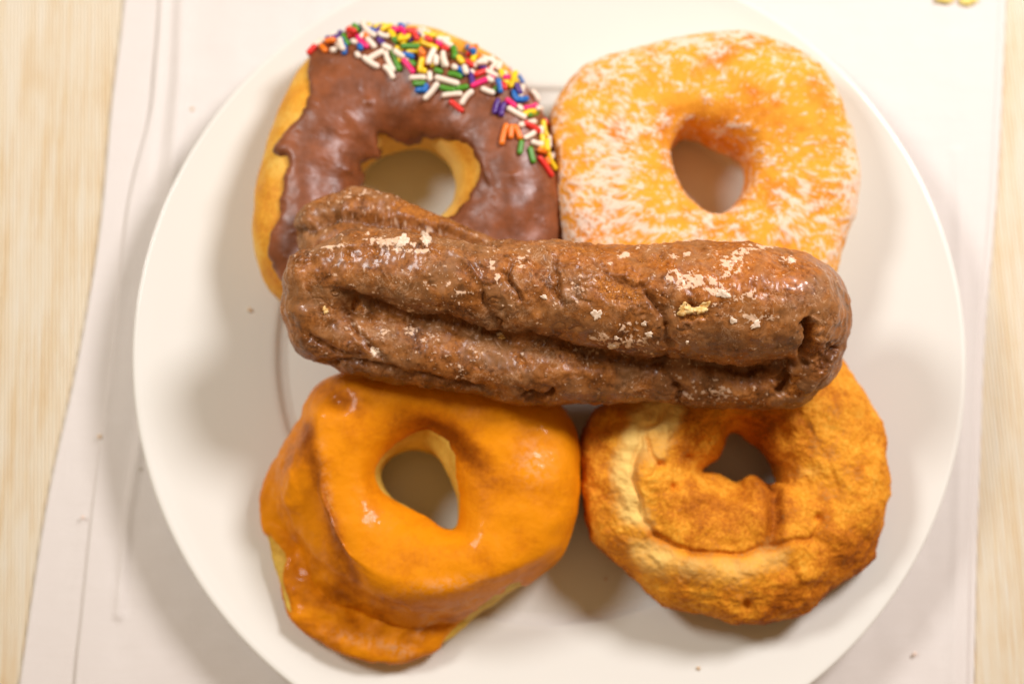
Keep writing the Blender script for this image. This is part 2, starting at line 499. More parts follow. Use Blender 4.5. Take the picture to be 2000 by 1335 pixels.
for q in """W 1160 310 1165 340;W 1205 285 1225 355;G 1165 370 1190 380;G 1250 392 1308 410;W 1172 418 1288 452;G 1202 475 1268 490;G 1300 482 1345 474;W 1215 522 1308 515;W 1375 505 1322 568;
R 1258 562 1318 615;R 1405 400 1500 365;K 1388 465 1500 422;W 1450 487 1505 510;W 1272 358 1278 365;W 1332 362 1342 392;W 1372 383 1380 388;W 1200 190 1265 210;R 1272 148 1300 145;Y 1200 150 1240 156;
R 1205 240 1225 245;K 1278 240 1285 290;Y 1300 300 1318 322;B 1352 270 1378 290;B 1380 290 1403 262;O 1420 288 1432 302;R 1352 322 1380 338;W 1412 337 1450 342;W 1482 290 1510 300;W 1540 352 1530 372;
K 1298 245 1330 262;R 1590 370 1600 400;W 1552 400 1570 412;O 1075 270 1090 290;R 1110 195 1130 205;K 1170 205 1185 215;O 1370 245 1390 240;R 1000 150 1020 160""".replace('\n', '').split(';'):
    k, *v = q.split(); SPR.append((k, Z1(*map(float, v))))
for q in """B 480 540 502 605;R 515 562 525 590;Y 595 482 557 595;B 638 495 700 615;B 597 605 622 655;B 645 656 688 650;P 615 562 640 610;P 490 665 468 740;P 533 692 516 760;K 558 662 603 698;
W 572 722 675 780;W 640 708 655 722;K 685 718 775 690;G 712 765 820 750;W 655 838 808 797;W 732 605 765 655;R 818 808 824 825;P 850 830 860 860;W 685 928 742 892;W 790 860 790 890;W 740 962 800 975;
Y 800 922 805 950;W 846 925 850 985;O 782 1022 818 1030;Y 842 1035 890 1145;R 788 1075 868 1195;G 656 962 646 1035;G 726 1012 740 1095;O 550 845 522 965;O 588 850 585 920;O 612 852 645 925;W 770 720 790 722""".replace('\n', '').split(';'):
    k, *v = q.split(); SPR.append((k, Z3(*map(float, v))))
band_poly = spline([(618, 92), (650, 62), (700, 50), (780, 50), (860, 66), (930, 98), (990, 140), (1035, 195), (1066, 262), (1078, 325), (1064, 318), (1040, 262), (1000, 205), (950, 168), (880, 150), (820, 145), (770, 110), (700, 96), (650, 100)], n=4)
rs = np.random.RandomState(21)
extra = []
while len(extra) < 60:
    x, y = rs.uniform(610, 1085), rs.uniform(40, 335)
    if sdf_poly(np.array([x]), np.array([y]), band_poly)[0] < 1: continue
    a = rs.uniform(0, math.pi); h_ = rs.choice([3, 8, 11, 13])
    extra.append((rs.choice(list('WWWWOYYGBPKR')), [(x - h_ * math.cos(a), y - h_ * math.sin(a)), (x + h_ * math.cos(a), y + h_ * math.sin(a))]))
SPR = extra + SPR
SCOL = {'W': (0.86, 0.72, 0.58), 'O': (0.90, 0.20, 0.008), 'Y': (0.90, 0.60, 0.01), 'G': (0.075, 0.27, 0.015), 'B': (0.0, 0.13, 0.46), 'P': (0.075, 0.018, 0.20), 'K': (0.85, 0.012, 0.16), 'R': (0.72, 0.028, 0.018)}
SNAME = {'W': 'white', 'O': 'orange', 'Y': 'yellow', 'G': 'green', 'B': 'blue', 'P': 'purple', 'K': 'pink', 'R': 'red'}
SM = {}
for k, cc in SCOL.items():
    m = Mat('sugar_shell_' + SNAME[k])
    g = m.noise(12, 3)
    col = m.mix(m.math('MULTIPLY', g, 0.35), cc, tuple(min(1, x * 1.25 + 0.015) for x in cc))
    SM[k] = m.out(col, 0.38, m.bump(g, 0.2, 0.02), spec=0.45, coat=0.2, coatr=0.25)
def capsule(p, q, r, bend):
    p = Vector(p); q = Vector(q); ax = q - p; L = max(ax.length, 1e-4); ax.normalize()
    sidev = ax.cross(Vector((0, 0, 1)))
    if sidev.length < 1e-3: sidev = ax.cross(Vector((1, 0, 0)))
    sidev.normalize(); upv = sidev.cross(ax)
    ns, nr = 10, 12
    V = []; st = []
    for i in range(5): a = math.pi / 2 * (1 - i / 4.0); st.append((-r * math.sin(a), r * math.cos(a)))
    for i in range(1, 6): st.append((L * i / 6.0, r * random.uniform(0.96, 1.03)))
    for i in range(5): a = math.pi / 2 * i / 4.0; st.append((L + r * math.sin(a), r * math.cos(a)))
    for (s, rr) in st:
        rr = max(rr, 0.002)
        b = bend * math.sin(math.pi * min(max(s / L, 0), 1))
        c = p + ax * s + sidev * b
        for j in range(nr):
            a = 2 * math.pi * j / nr
            V.append(tuple(c + sidev * math.cos(a) * rr + upv * math.sin(a) * rr))
    n = len(st); F = [(i * nr + j, (i + 1) * nr + j, (i + 1) * nr + (j + 1) % nr, i * nr + (j + 1) % nr) for i in range(n - 1) for j in range(nr)]
    return V, F
placed = []
made = []
for idx, (k, ((x1, y1), (x2, y2))) in enumerate(SPR):
    r = 0.096 * random.uniform(0.93, 1.06)
    ends = []
    for (x, y) in ((x1, y1), (x2, y2)):
        h, n = hit(bvh, x, y)
        if h is None:
            dd = 6
            for (ox, oy) in ((dd, dd), (-dd, dd), (0, 2 * dd), (2 * dd, 2 * dd), (0, 3 * dd), (-3 * dd, dd)):
                h, n = hit(bvh, x + ox, y + oy)
                if h is not None: break
        if h is None: break
        if n.z < 0: n = -n
        ends.append((h + n * r * 0.75, n))
    if len(ends) < 2: continue
    p, q = ends[0][0], ends[1][0]
    if (q - p).length > 0.75: q = p + (q - p).normalized() * 0.6
    mid = (p + q) / 2; nn = (ends[0][1] + ends[1][1]).normalized()
    lift = 0
    for _ in range(4):
        mm = mid + nn * lift
        if any((mm - o).length < r * 1.9 for o in placed): lift += r * 0.7
    p = p + nn * lift * random.uniform(0.6, 1.0); q = q + nn * lift * random.uniform(0.6, 1.0)
    placed.append((p + q) / 2)
    V, Fc = capsule(p, q, r, random.uniform(-0.03, 0.03) if (q - p).length > 0.25 else 0)
    made.append((k, V, Fc, (p + q) / 2, (q - p).length + 2 * r, idx < len(extra)))
order = sorted(range(len(made)), key=lambda i: (made[i][5], -made[i][4]))
SHADES = {}
for rank, i in enumerate(order[:99]):
    k, V, Fc, ctr, _l, _x = made[i]
    o = meshobj('sprinkle', V, Fc, SM[k], tuple(ctr), icing)
    tag(o, label=SNAME[k] + ' sugar sprinkle stuck on the icing')
# the shortest sprinkles, seen end on, are one part
rest = [made[i] for i in order[99:]]
if rest:
    V = []; Fc = []; mi = []
    ks = sorted(SM)
    for k, v, f_, c_, l_, _x in rest:
        b = len(V); V += v; Fc += [tuple(x + b for x in f) for f in f_]; mi += [ks.index(k)] * len(f_)
    o = meshobj('sprinkle', V, Fc, SM[ks[0]], rest[0][3], icing)
    for k in ks[1:]: o.data.materials.append(SM[k])
    o.data.polygons.foreach_set('material_index', mi)
    tag(o, label='short sprinkle ends of mixed colours on the icing', kind='stuff')

# ---------- 2. sugared doughnut (upper right)
outer = [(1078, 225), (1092, 185), (1130, 140), (1190, 106), (1260, 84), (1335, 66), (1400, 59), (1465, 64), (1540, 84), (1598, 122), (1640, 178), (1664, 245), (1680, 330), (1676, 410),
         (1660, 465), (1641, 520), (1610, 575), (1540, 618), (1430, 640), (1300, 632), (1190, 600), (1125, 540), (1098, 470), (1088, 380), (1080, 300)]
hole = [(1307, 315), (1316, 280), (1338, 258), (1366, 258), (1402, 272), (1438, 288), (1456, 305), (1460, 340), (1453, 372), (1436, 402), (1405, 424), (1375, 419), (1345, 395), (1320, 362)]
G, c2, T, th = ring(outer, hole, 3.6, 2.8, 0.92, lambda t: 4.35 + 0.10 * np.sin(2 * t), 0.70, 0.52)
Nn = grid_normals(G, True, True)
if Nn[0, 60, 2] < 0: Nn = -Nn
P = G.reshape(-1, 3); X, Y = proj(G)
d = fbm(P, 0.35, 3, 21).reshape(T.shape) * 0.13 + fbm(P, 2.0, 3, 22).reshape(T.shape) * 0.025
mm_ = P * np.array([1.0, 1.6, 1.0])
sug = fbm(mm_, 2.3, 5, 24, 0.72).reshape(T.shape) * 0.66
sug += 0.55 * blob(X, Y, 1190, 340, 75, 130, 10) + 0.35 * blob(X, Y, 1560, 400, 90, 60) + 0.45 * blob(X, Y, 1665, 330, 22, 130, 0) + 0.35 * blob(X, Y, 1400, 75, 120, 18) + 0.3 * blob(X, Y, 1240, 130, 90, 22, -20)
sug += 0.8 * blob(X, Y, 1440, 243, 38, 6, -4) + 0.4 * blob(X, Y, 1420, 262, 40, 5, 12) + 0.25 * blob(X, Y, 1330, 440, 140, 40) + 0.75 * blob(X, Y, 1398, 96, 22, 9, 5) + 0.6 * blob(X, Y, 1370, 178, 20, 7, 15) + 0.6 * blob(X, Y, 1265, 250, 28, 14, 0)
sug += -0.35 * blob(X, Y, 1420, 215, 130, 32, 8) - 0.3 * blob(X, Y, 1490, 420, 22, 60, 10) - 0.25 * blob(X, Y, 1120, 280, 20, 80) - 0.3 * blob(X, Y, 1278, 330, 22, 60, 0) - 0.25 * blob(X, Y, 1560, 220, 60, 50)
sug += 0.35 * sstep(0.2, -0.4, Nn[..., 2]) * 0
sug += 0.22 * sstep(0.74, 0.92, T) + 0.02
grain = fbm(P, 9, 3, 27, 0.8).reshape(T.shape)
mask = sstep(-0.12, 0.80, sug + grain * 0.45)
d += mask * 0.02 + mask * np.clip(grain, -0.5, 1) * 0.018
G = seat(G + Nn * d[..., None])
m = Mat('sugared_dough')
s1 = m.attr('sugar')
b1 = m.noise(0.8, 4); g1 = m.noise(34, 4, 0.75); g2 = m.voro(16)
base = m.ramp(m.math('ADD', m.math('MULTIPLY', b1, 0.75), m.math('MULTIPLY', g1, 0.25)), [(0.36, (0.66, 0.20, 0.010)), (0.50, (0.86, 0.36, 0.030)), (0.68, (0.90, 0.40, 0.030))])
side_c = m.attr('pale')
base = m.mix(side_c, base, (0.82, 0.60, 0.28))
mk = m.math('ADD', s1, m.math('MULTIPLY', m.math('SUBTRACT', g1, 0.5), 0.9))
mk = m.ramp(mk, [(0.14, 0.0), (0.98, 0.88)])
col = m.mix(mk, base, (0.86, 0.70, 0.56))
sugared = m.out(col, 0.7, m.bump(m.math('ADD', g1, m.math('MULTIPLY', g2, 0.6)), 0.5, 0.03), spec=0.2, sss=0.06)
pale = sstep(3.0, 2.2, G[..., 2]) * sstep(0.5, 0.9, T)
o = meshobj('sugared_doughnut', G.reshape(-1, 3), grid_faces(*T.shape, True, True), sugared, (c2[0], c2[1], 0.9), None, {'sugar': mask.ravel(), 'pale': pale.ravel()})
tag(o, 'ring doughnut dusted with white sugar, upper right on the plate', 'doughnut')

# ---------- 3. glazed doughnut (lower left)
outer = [(508, 975), (520, 925), (545, 885), (570, 850), (590, 812), (618, 770), (655, 744), (705, 728), (800, 722), (900, 728), (1000, 748), (1080, 785), (1112, 830), (1125, 895), (1128, 955),
         (1122, 1015), (1098, 1080), (1062, 1112), (1000, 1155), (930, 1205), (860, 1262), (795, 1292), (740, 1290), (680, 1276), (615, 1242), (570, 1205), (545, 1150), (528, 1090), (512, 1030)]
hole = [(745, 925), (762, 898), (790, 880), (822, 878), (850, 888), (872, 912), (888, 950), (897, 1000), (889, 1032), (862, 1030), (838, 1014), (800, 992), (770, 975), (750, 952)]
topd = [(612, 900), (600, 840), (620, 780), (660, 744), (710, 728), (800, 722), (900, 728), (1000, 748), (1085, 790), (1118, 835), (1132, 895), (1134, 960), (1128, 1030), (1100, 1082), (1050, 1112),
        (980, 1140), (905, 1162), (830, 1160), (760, 1142), (705, 1112), (668, 1068), (645, 1010), (628, 950)]
G, c3, T, th = ring(outer, hole, 2.5, 2.6, 0.92, lambda t: 4.75 + 0.1 * np.sin(t), 0.84, 0.72, 640, 280)
X, Y = proj(G)
# the upper ring ends in a ledge; below it the doughnut spreads down to the plate
tp = spline(topd, n=6)
upm = sstep(2.0, 2.7, G[..., 2])
sdt = sdf_poly(X, Y, tp)
fall = sstep(24, -34 - 30 * sstep(1040, 1120, Y), sdt)
ext = sstep(4, 60, -sdt)
gx = sstep(760, 560, X) * 0.5
d0 = seg_dist(X, Y, [(600, 830), (612, 900), (632, 965), (648, 1030), (672, 1095), (690, 1130)])[0]
lowz = 4.10 - 1.25 * sstep(0, 110, -sdt) - 1.3 * sstep(1120, 1290, Y + 0.55 * (X - 790) * (X > 790)) - 0.5 * sstep(640, 560, X) * sstep(900, 1100, Y)
newz = G[..., 2] * (1 - fall) + np.minimum(G[..., 2], lowz) * fall
inr = T > 0.45
bz = np.maximum(0.92, plate_z(np.hypot(G[..., 0], G[..., 1])) + 0.03) * sstep(0.45, 0.6, T) + 0.92 * (1 - sstep(0.45, 0.6, T))
tz = np.maximum(4.75 * (1 - fall) + lowz * fall, bz + 1.1)
G[..., 2] = np.where(inr, bz + (G[..., 2] - 0.92) * (tz - bz) / (4.75 - 0.92), G[..., 2])
Nn = grid_normals(G, True, True)
if Nn[0, 60, 2] < 0: Nn = -Nn
P = G.reshape(-1, 3)
d = fbm(P, 0.4, 3, 41).reshape(T.shape) * 0.10 + fbm(P, 1.7, 3, 42).reshape(T.shape) * 0.02
topm = sstep(-0.1, 0.3, Nn[..., 2])
d -= topm * 0.10 * np.exp(-(d0 / 24) ** 2)
skirt = sstep(0, -30, sdt)
d += skirt * (fbm(P, 1.4, 3, 48).reshape(T.shape) * 0.05 - np.abs(fbm(P, 1.3, 1, 49).reshape(T.shape)) * 0.05)
d += topm * (0.42 * blob(X, Y, 572, 960, 34, 80, 6) + 0.22 * blob(X, Y, 610, 1060, 26, 60, -22) + 0.12 * blob(X, Y, 740, 1190, 60, 26, 12) - 0.12 * blob(X, Y, 560, 1085, 20, 60, 0)
             - 0.10 * blob(X, Y, 670, 1180, 16, 60, -35) + 0.12 * blob(X, Y, 790, 1230, 40, 26, -30) - 0.35 * blob(X, Y, 840, 850, 60, 40, 30) - 0.18 * blob(X, Y, 660, 785, 22, 20)
             - 0.10 * blob(X, Y, 900, 880, 30, 60, -35) + 0.10 * blob(X, Y, 700, 900, 30, 90) - .08 * blob(X, Y, 1040, 860, 30, 60))
G = G + Nn * d[..., None]
body = G.copy()
G = seat(G)
glz = empty('glazed_doughnut', (c3[0], c3[1], 0.9))
tag(glz, 'tall orange glazed ring doughnut with a folded side, lower left on the plate', 'doughnut')
m = Mat('yellow_dough')
n1 = m.noise(1.2, 4); n2 = m.noise(12, 4)
col = m.ramp(m.math('ADD', m.math('MULTIPLY', n1, 0.7), m.math('MULTIPLY', n2, 0.3)), [(0.35, (0.56, 0.30, 0.03)), (0.65, (0.80, 0.55, 0.10))])
ydough = m.out(col, 0.65, m.bump(n2, 0.4, 0.03), spec=0.25, sss=0.1)
# glaze shell: everywhere but the pale waist on the left and the wall of the hole
cover = np.full(T.shape, 30.0)
wallm = (T < 0.30)
ang = np.arctan2(G[..., 1] - c3[1], G[..., 0] - c3[0])
wall_top = 3.75 + 0.35 * np.cos(ang - 1.0) * 0.9
cover = np.where(wallm, np.minimum(cover, (G[..., 2] - wall_top) * 55), cover)
left = [(500, 1040), (520, 1045), (536, 1065), (544, 1090), (541, 1120), (545, 1150), (556, 1180), (560, 1200), (540, 1200), (505, 1150), (495, 1070)]
cover = np.minimum(cover, -sdf_poly(X, Y, spline(left, n=4)) + 3)
band = [(865, 1250), (900, 1215), (960, 1172), (1010, 1140), (1016, 1146), (962, 1186), (905, 1230), (868, 1262)]
cover = np.minimum(cover, -sdf_poly(X, Y, spline(band, n=4)))
cover = cover + fbm(body.reshape(-1, 3), 2.5, 3, 45).reshape(T.shape) * 3
cover = np.where((Nn[..., 2] < -0.3) & (T < 0.86), -20, cover)
meshobj('dough', (G - Nn * 0.09 * sstep(4, 14, cover)[..., None]).reshape(-1, 3), grid_faces(*T.shape, True, True), ydough, (c3[0], c3[1], 0.9), glz)
tk = 0.07 * np.sqrt(np.clip(cover / 8, 0, 1)); tk = np.where(cover < 0, np.maximum(cover * 0.01, -0.08), tk)
Sx = body + Nn * (tk + 0.006)[..., None]
r_ = np.hypot(Sx[..., 0], Sx[..., 1]); Sx[..., 2] = np.maximum(Sx[..., 2], plate_z(r_) + 0.03)
F = grid_faces(*T.shape, True, True); F = F[cover.ravel()[F].max(1) > -5]
used = np.unique(F); remap = -np.ones(T.size, int); remap[used] = np.arange(len(used))
brown = 0.75 * np.exp(-(d0 / 16) ** 2) * topm + 0.85 * blob(X, Y, 860, 850, 95, 36, 28) + 0.75 * blob(X, Y, 665, 778, 46, 24, 20) + (0.22 + 0.36 * fbm(P, 1.3, 3, 47).reshape(T.shape)) * sstep(0, -40, sdt) * sstep(1000, 1160, Y) + 0.45 * blob(X, Y, 925, 900, 30, 70, -30) + 0.5 * blob(X, Y, 570, 880, 30, 50, 30) + 0.35 * blob(X, Y, 1010, 950, 60, 30)
shine_tint = 0.9 * blob(X, Y, 822, 1222, 14, 34, 35) + 0.8 * blob(X, Y, 772, 1272, 30, 12, 20) + 0.6 * blob(X, Y, 690, 1250, 60, 12, 15) + 0.6 * blob(X, Y, 900, 1180, 60, 10, -20) + 0.5 * blob(X, Y, 1040, 900, 30, 40) \
    + 0.5 * blob(X, Y, 560, 1040, 10, 14) + 0.5 * blob(X, Y, 880, 1140, 80, 12, -6) + 0.4 * blob(X, Y, 640, 960, 8, 90, -8) + 0.35 * blob(X, Y, 545, 900, 20, 60, 25)  # pale highlights along the glaze folds and lower edge, painted as colour
m = Mat('sugar_glaze')
br = m.attr('brown'); g1 = m.noise(1.1, 4); g2 = m.noise(7, 4, 0.6); g3 = m.noise(22, 3)
f = m.math('ADD', br, m.math('MULTIPLY', m.math('SUBTRACT', g1, 0.47), 1.3))
f = m.math('ADD', f, m.math('MULTIPLY', m.math('SUBTRACT', g2, 0.5), 0.55))
col = m.ramp(f, [(0.0, (0.80, 0.270, 0.004)), (0.30, (0.69, 0.215, 0.004)), (0.65, (0.45, 0.125, 0.004)), (1.0, (0.25, 0.058, 0.002))])
milk = m.ramp(m.noise(2.6, 5, 0.65), [(0.60, 0.0), (0.76, 0.22)])
col = m.mix(milk, col, (0.88, 0.36, 0.03))
wt = m.attr('shine_tint')
wf = m.math('MULTIPLY', wt, m.ramp(m.noise(5.0, 4, 0.6, 0.5), [(0.42, 0.0), (0.62, 1.0)]))
col = m.mix(wf, col, (0.80, 0.42, 0.20))  # painted highlights, broken up by noise
rr = m.ramp(m.noise(4.0, 4, 0.6), [(0.35, 0.42), (0.7, 0.6)])
hh = m.math('ADD', m.math('MULTIPLY', g2, 0.9), m.math('MULTIPLY', g3, 0.25))
glaze_mat = m.out(col, rr, m.bump(hh, 0.35, 0.05), spec=0.08, coat=0.12, coatr=0.10)
meshobj('glaze', Sx.reshape(-1, 3)[used], remap[F], glaze_mat, (c3[0], c3[1], 0.9), glz, {'brown': brown.ravel()[used], 'shine_tint': shine_tint.ravel()[used]})

# ---------- 4. cake doughnut (lower right)
outer = [(1128, 880), (1134, 845), (1160, 806), (1200, 775), (1260, 745), (1340, 722), (1440, 700), (1540, 692), (1620, 694), (1655, 722), (1690, 768), (1714, 820), (1729, 875), (1734, 930), (1728, 985),
         (1716, 1040), (1700, 1085), (1655, 1125), (1600, 1178), (1560, 1202), (1500, 1212), (1440, 1215), (1370, 1203), (1300, 1190), (1262, 1152), (1215, 1105), (1172, 1068), (1142, 1010), (1130, 945)]
hole = [(1366, 925), (1382, 905), (1405, 880), (1420, 852), (1440, 845), (1462, 862), (1488, 885), (1508, 912), (1512, 942), (1490, 938), (1468, 936), (1442, 950), (1418, 946), (1394, 934)]
G, c4, T, th = ring(outer, hole, 2.6, 2.3, 0.92, lambda t: 4.2 + 0.12 * np.sin(t - 0.5), 0.98, 0.88, 800, 380)
Nn = grid_normals(G, True, True)
if Nn[0, 60, 2] < 0: Nn = -Nn
P = G.reshape(-1, 3); X, Y = proj(G)
wx = fbm(P, 0.9, 2, 61).reshape(T.shape)
inner_ring = spline([(1300, 800), (1262, 850), (1248, 920), (1240, 985), (1262, 1030), (1310, 1060), (1390, 1082), (1460, 1078), (1520, 1068), (1570, 1050), (1610, 1000), (1620, 930), (1590, 850), (1560, 800)], False, 6)
dr, pr_, side_ = seg_dist(X + wx * 18, Y + wx * 14, inner_ring)
up = sstep(-0.2, 0.3, Nn[..., 2])
fade = 1 - 0.75 * sstep(0.62, 0.80, pr_)
d = fbm(P, 0.5, 3, 62).reshape(T.shape) * 0.16 + fbm(P, 1.5, 2, 63).reshape(T.shape) * 0.06
rg = ridged(P, 2.6, 3, 64).reshape(T.shape)
cr = fbm(P, 7.0, 4, 66, 0.65).reshape(T.shape)
d += cr * 0.018 + fbm(P, 1.0, 1, 60).reshape(T.shape) * 0.05 + fbm(P, 3.6, 2, 69).reshape(T.shape) * 0.016 + np.abs(fbm(P, 2.2, 2, 67).reshape(T.shape)) * -0.045
d -= up * 0.15 * np.exp(-(dr / 7) ** 2) * fade
rad = seg_dist(X + wx * 12, Y, [(1498, 925), (1508, 975), (1514, 1020), (1512, 1058)])[0]
d -= up * 0.38 * np.exp(-(rad / 14) ** 2)
crk = seg_dist(X + wx * 22, Y + wx * 10, [(1300, 790), (1272, 830), (1276, 880), (1270, 930)])[0]
d -= up * 0.14 * np.exp(-(crk / 5) ** 2)
for (x, y, r) in [(1292, 908, 9), (1352, 898, 9), (1316, 950, 8), (1600, 1010, 8), (1460, 1185, 12)]:
    d -= up * 0.25 * blob(X, Y, x, y, r)
d += up * (0.20 * blob(X, Y, 1440, 1010, 90, 40) + 0.18 * blob(X, Y, 1250, 900, 36, 110) + 0.2 * blob(X, Y, 1400, 1110, 120, 26, 4) + 0.22 * blob(X, Y, 1480, 955, 26, 14) + 0.12 * blob(X, Y, 1600, 800, 60, 60))
# lower crust flange at bottom left
flz = np.exp(-((G[..., 2] - 1.5) / 0.35) ** 2) * (T > 0.6)
d += flz * 0.10 - np.exp(-((G[..., 2] - 2.05) / 0.18) ** 2) * (T > 0.6) * 0.16
G = seat(G + Nn * d[..., None])
pale_px = spline([(1300, 795), (1255, 850), (1232, 905), (1222, 960), (1232, 1002)], False, 5)
pale2 = spline([(1262, 1082), (1310, 1098), (1380, 1110), (1450, 1112), (1520, 1092)], False, 5)
pale3 = spline([(1320, 800), (1300, 850), (1285, 890)], False, 5)
dp1 = seg_dist(X + wx * 16, Y + wx * 16, pale_px)[0]; dp2 = seg_dist(X + wx * 16, Y + wx * 16, pale2)[0]; dp3 = seg_dist(X, Y, pale3)[0]
pale = (1.1 * np.exp(-(dp1 / 27) ** 2) + 0.68 * np.exp(-(dp2 / 30) ** 2) * (0.8 + 0.4 * sstep(1330, 1280, X)) + 0.5 * np.exp(-(dp3 / 22) ** 2)) * up + 0.3 * blob(X, Y, 1575, 920, 26, 14) + 0.15 * blob(X, Y, 1620, 900, 60, 130)
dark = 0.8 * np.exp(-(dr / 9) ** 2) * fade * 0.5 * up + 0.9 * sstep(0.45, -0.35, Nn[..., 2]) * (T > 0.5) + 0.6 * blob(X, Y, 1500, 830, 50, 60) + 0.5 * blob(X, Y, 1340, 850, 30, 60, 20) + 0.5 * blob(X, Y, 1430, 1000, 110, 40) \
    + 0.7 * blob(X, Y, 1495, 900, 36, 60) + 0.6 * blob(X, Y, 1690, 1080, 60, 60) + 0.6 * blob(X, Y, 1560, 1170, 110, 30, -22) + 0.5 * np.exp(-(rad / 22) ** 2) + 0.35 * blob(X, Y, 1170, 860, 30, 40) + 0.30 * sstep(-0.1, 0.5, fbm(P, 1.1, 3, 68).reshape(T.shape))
m = Mat('cake_crust')
pa = m.attr('pale'); dk = m.attr('dark')
k1 = m.noise(1.6, 5, 0.6); k2 = m.noise(11, 5, 0.65); k3 = m.voro(20); k4 = m.noise(30, 4, 0.7)
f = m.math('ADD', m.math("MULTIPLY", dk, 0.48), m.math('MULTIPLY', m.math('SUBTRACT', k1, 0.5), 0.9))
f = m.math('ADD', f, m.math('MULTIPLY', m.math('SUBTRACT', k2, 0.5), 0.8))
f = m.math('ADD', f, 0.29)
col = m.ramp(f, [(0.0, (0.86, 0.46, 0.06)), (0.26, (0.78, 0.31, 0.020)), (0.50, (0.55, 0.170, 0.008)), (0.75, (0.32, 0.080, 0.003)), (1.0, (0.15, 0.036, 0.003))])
pf = m.math('ADD', pa, m.math('ADD', m.math('MULTIPLY', m.math('SUBTRACT', k2, 0.5), 0.8), m.math('MULTIPLY', m.math('SUBTRACT', k1, 0.5), 1.0)))
pf = m.ramp(pf, [(0.15, 0.0), (1.0, 0.95)])
col = m.mix(pf, col, (0.93, 0.62, 0.18))
hh = m.math('ADD', k2, m.math('ADD', m.math('MULTIPLY', k4, 0.6), m.math('MULTIPLY', k3, 0.5)))
cake = m.out(col, 0.7, m.bump(hh, 0.32, 0.028), spec=0.15)
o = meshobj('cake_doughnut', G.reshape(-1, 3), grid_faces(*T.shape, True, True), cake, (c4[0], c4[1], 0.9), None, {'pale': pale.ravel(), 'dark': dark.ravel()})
tag(o, 'craggy golden brown cake doughnut with cracked pale crust, lower right on the plate', 'doughnut')

# ================================================================== THE LONG TWISTED CRULLER ON TOP
def pxcm(z): return (LOC[2] - z) / FOC / math.cos(TILT) * 1.0
STR = [
    # strand A: upper ridge
    [(618, 548, 6.35, 62), (700, 518, 6.65, 74), (800, 530, 6.8, 82), (900, 547, 6.8, 88), (1000, 560, 6.75, 94), (1100, 571, 6.75, 100), (1220, 586, 6.75, 108), (1340, 588, 6.8, 115), (1450, 592, 6.8, 120), (1535, 598, 6.6, 112), (1575, 612, 6.2, 82)],
    # strand B: lower ridge
    [(628, 648, 5.6, 60), (720, 668, 5.75, 68), (820, 682, 5.75, 69), (920, 701, 5.7, 70), (1020, 720, 5.6, 70), (1130, 724, 5.6, 63), (1250, 728, 5.5, 56), (1370, 738, 5.4, 56), (1470, 748, 5.3, 53), (1545, 744, 5.2, 52)],
    # strand C: back lobe at the upper left
    [(628, 444, 4.95, 60), (690, 432, 5.05, 68), (760, 441, 5.05, 62), (840, 460, 5.1, 52), (920, 488, 5.2, 42), (1010, 520, 5.3, 40)],
    # left end wrap joining A and B
    [(632, 560, 6.0, 76), (622, 600, 5.9, 74), (636, 640, 5.7, 70)],
    # right end cap
    [(1560, 590, 6.0, 92), (1572, 640, 5.8, 84), (1560, 690, 5.6, 84)],
    # core
    [(640, 590, 5.75, 72), (720, 605, 5.7, 72), (900, 625, 5.55, 80), (1150, 650, 5.55, 80), (1350, 660, 5.55, 80), (1540, 655, 5.45, 76)],
]
def rc_sdf(Q, strand):
    best = None
    W = [(unproj(x, y, z), r * pxcm(z)) for x, y, z, r in strand]
    for (a, ra), (b, rb) in zip(W[:-1], W[1:]):
        e = b - a; L2 = (e ** 2).sum()
        t = np.clip(((Q - a) @ e) / L2, 0, 1)
        dd = np.linalg.norm(Q - a - t[:, None] * e, axis=1) - (ra + (rb - ra) * t)
        best = dd if best is None else np.minimum(best, dd)
    return best
def smin(a, b, k):
    h = np.clip(0.5 + 0.5 * (b - a) / k, 0, 1)
    return b * (1 - h) + a * h - k * h * (1 - h)
def bar_sdf(Q):
    A, B, Cc, E, R_, D = [rc_sdf(Q, s) for s in STR]
    s = smin(A, B, 0.04)
    s = smin(s, E, 0.16)
    s = smin(s, Cc, 0.05)
    s = smin(s, R_, 0.22)
    return smin(s, D, 0.08)
ax0 = unproj(650, 590, 5.6); ax1 = unproj(1535, 640, 5.6); axm = unproj(1090, 630, 5.7)
NA, NV = 760, 460
ncap = 90
us = []
for i in range(ncap): us.append((0.0, -math.pi / 2 * (1 - i / ncap)))
for i in range(NA - 2 * ncap): us.append((i / (NA - 2 * ncap - 1), 0.0))
for i in range(1, ncap + 1): us.append((1.0, math.pi / 2 * i / ncap))
us = np.array(us)
us[0, 1] = -math.pi / 2 * 0.9995; us[-1, 1] = math.pi / 2 * 0.9995
tt = us[:, 0]
O = ((1 - tt) ** 2)[:, None] * ax0 + (2 * tt * (1 - tt))[:, None] * (2 * axm - 0.5 * (ax0 + ax1)) + (tt ** 2)[:, None] * ax1
xd = (ax1 - ax0) / np.linalg.norm(ax1 - ax0)
yd = np.cross([0, 0, 1.0], xd); yd /= np.linalg.norm(yd); zd = np.cross(xd, yd)
phi = np.arange(NV) / NV * 2 * math.pi
perp = np.cos(phi)[:, None] * yd + np.sin(phi)[:, None] * zd
D = perp[None] * np.cos(us[:, 1])[:, None, None] + xd * np.sin(us[:, 1])[:, None, None]
Of = np.repeat(O[:, None], NV, 1).reshape(-1, 3); Df = D.reshape(-1, 3)
s = np.full(len(Of), 4.6); 
for it in range(26):
    sd_ = bar_sdf(Of + Df * s[:, None])
    s = s - sd_ * 0.8
    s = np.maximum(s, 0.05)
Gb = (Of + Df * s[:, None]).reshape(NA, NV, 3)
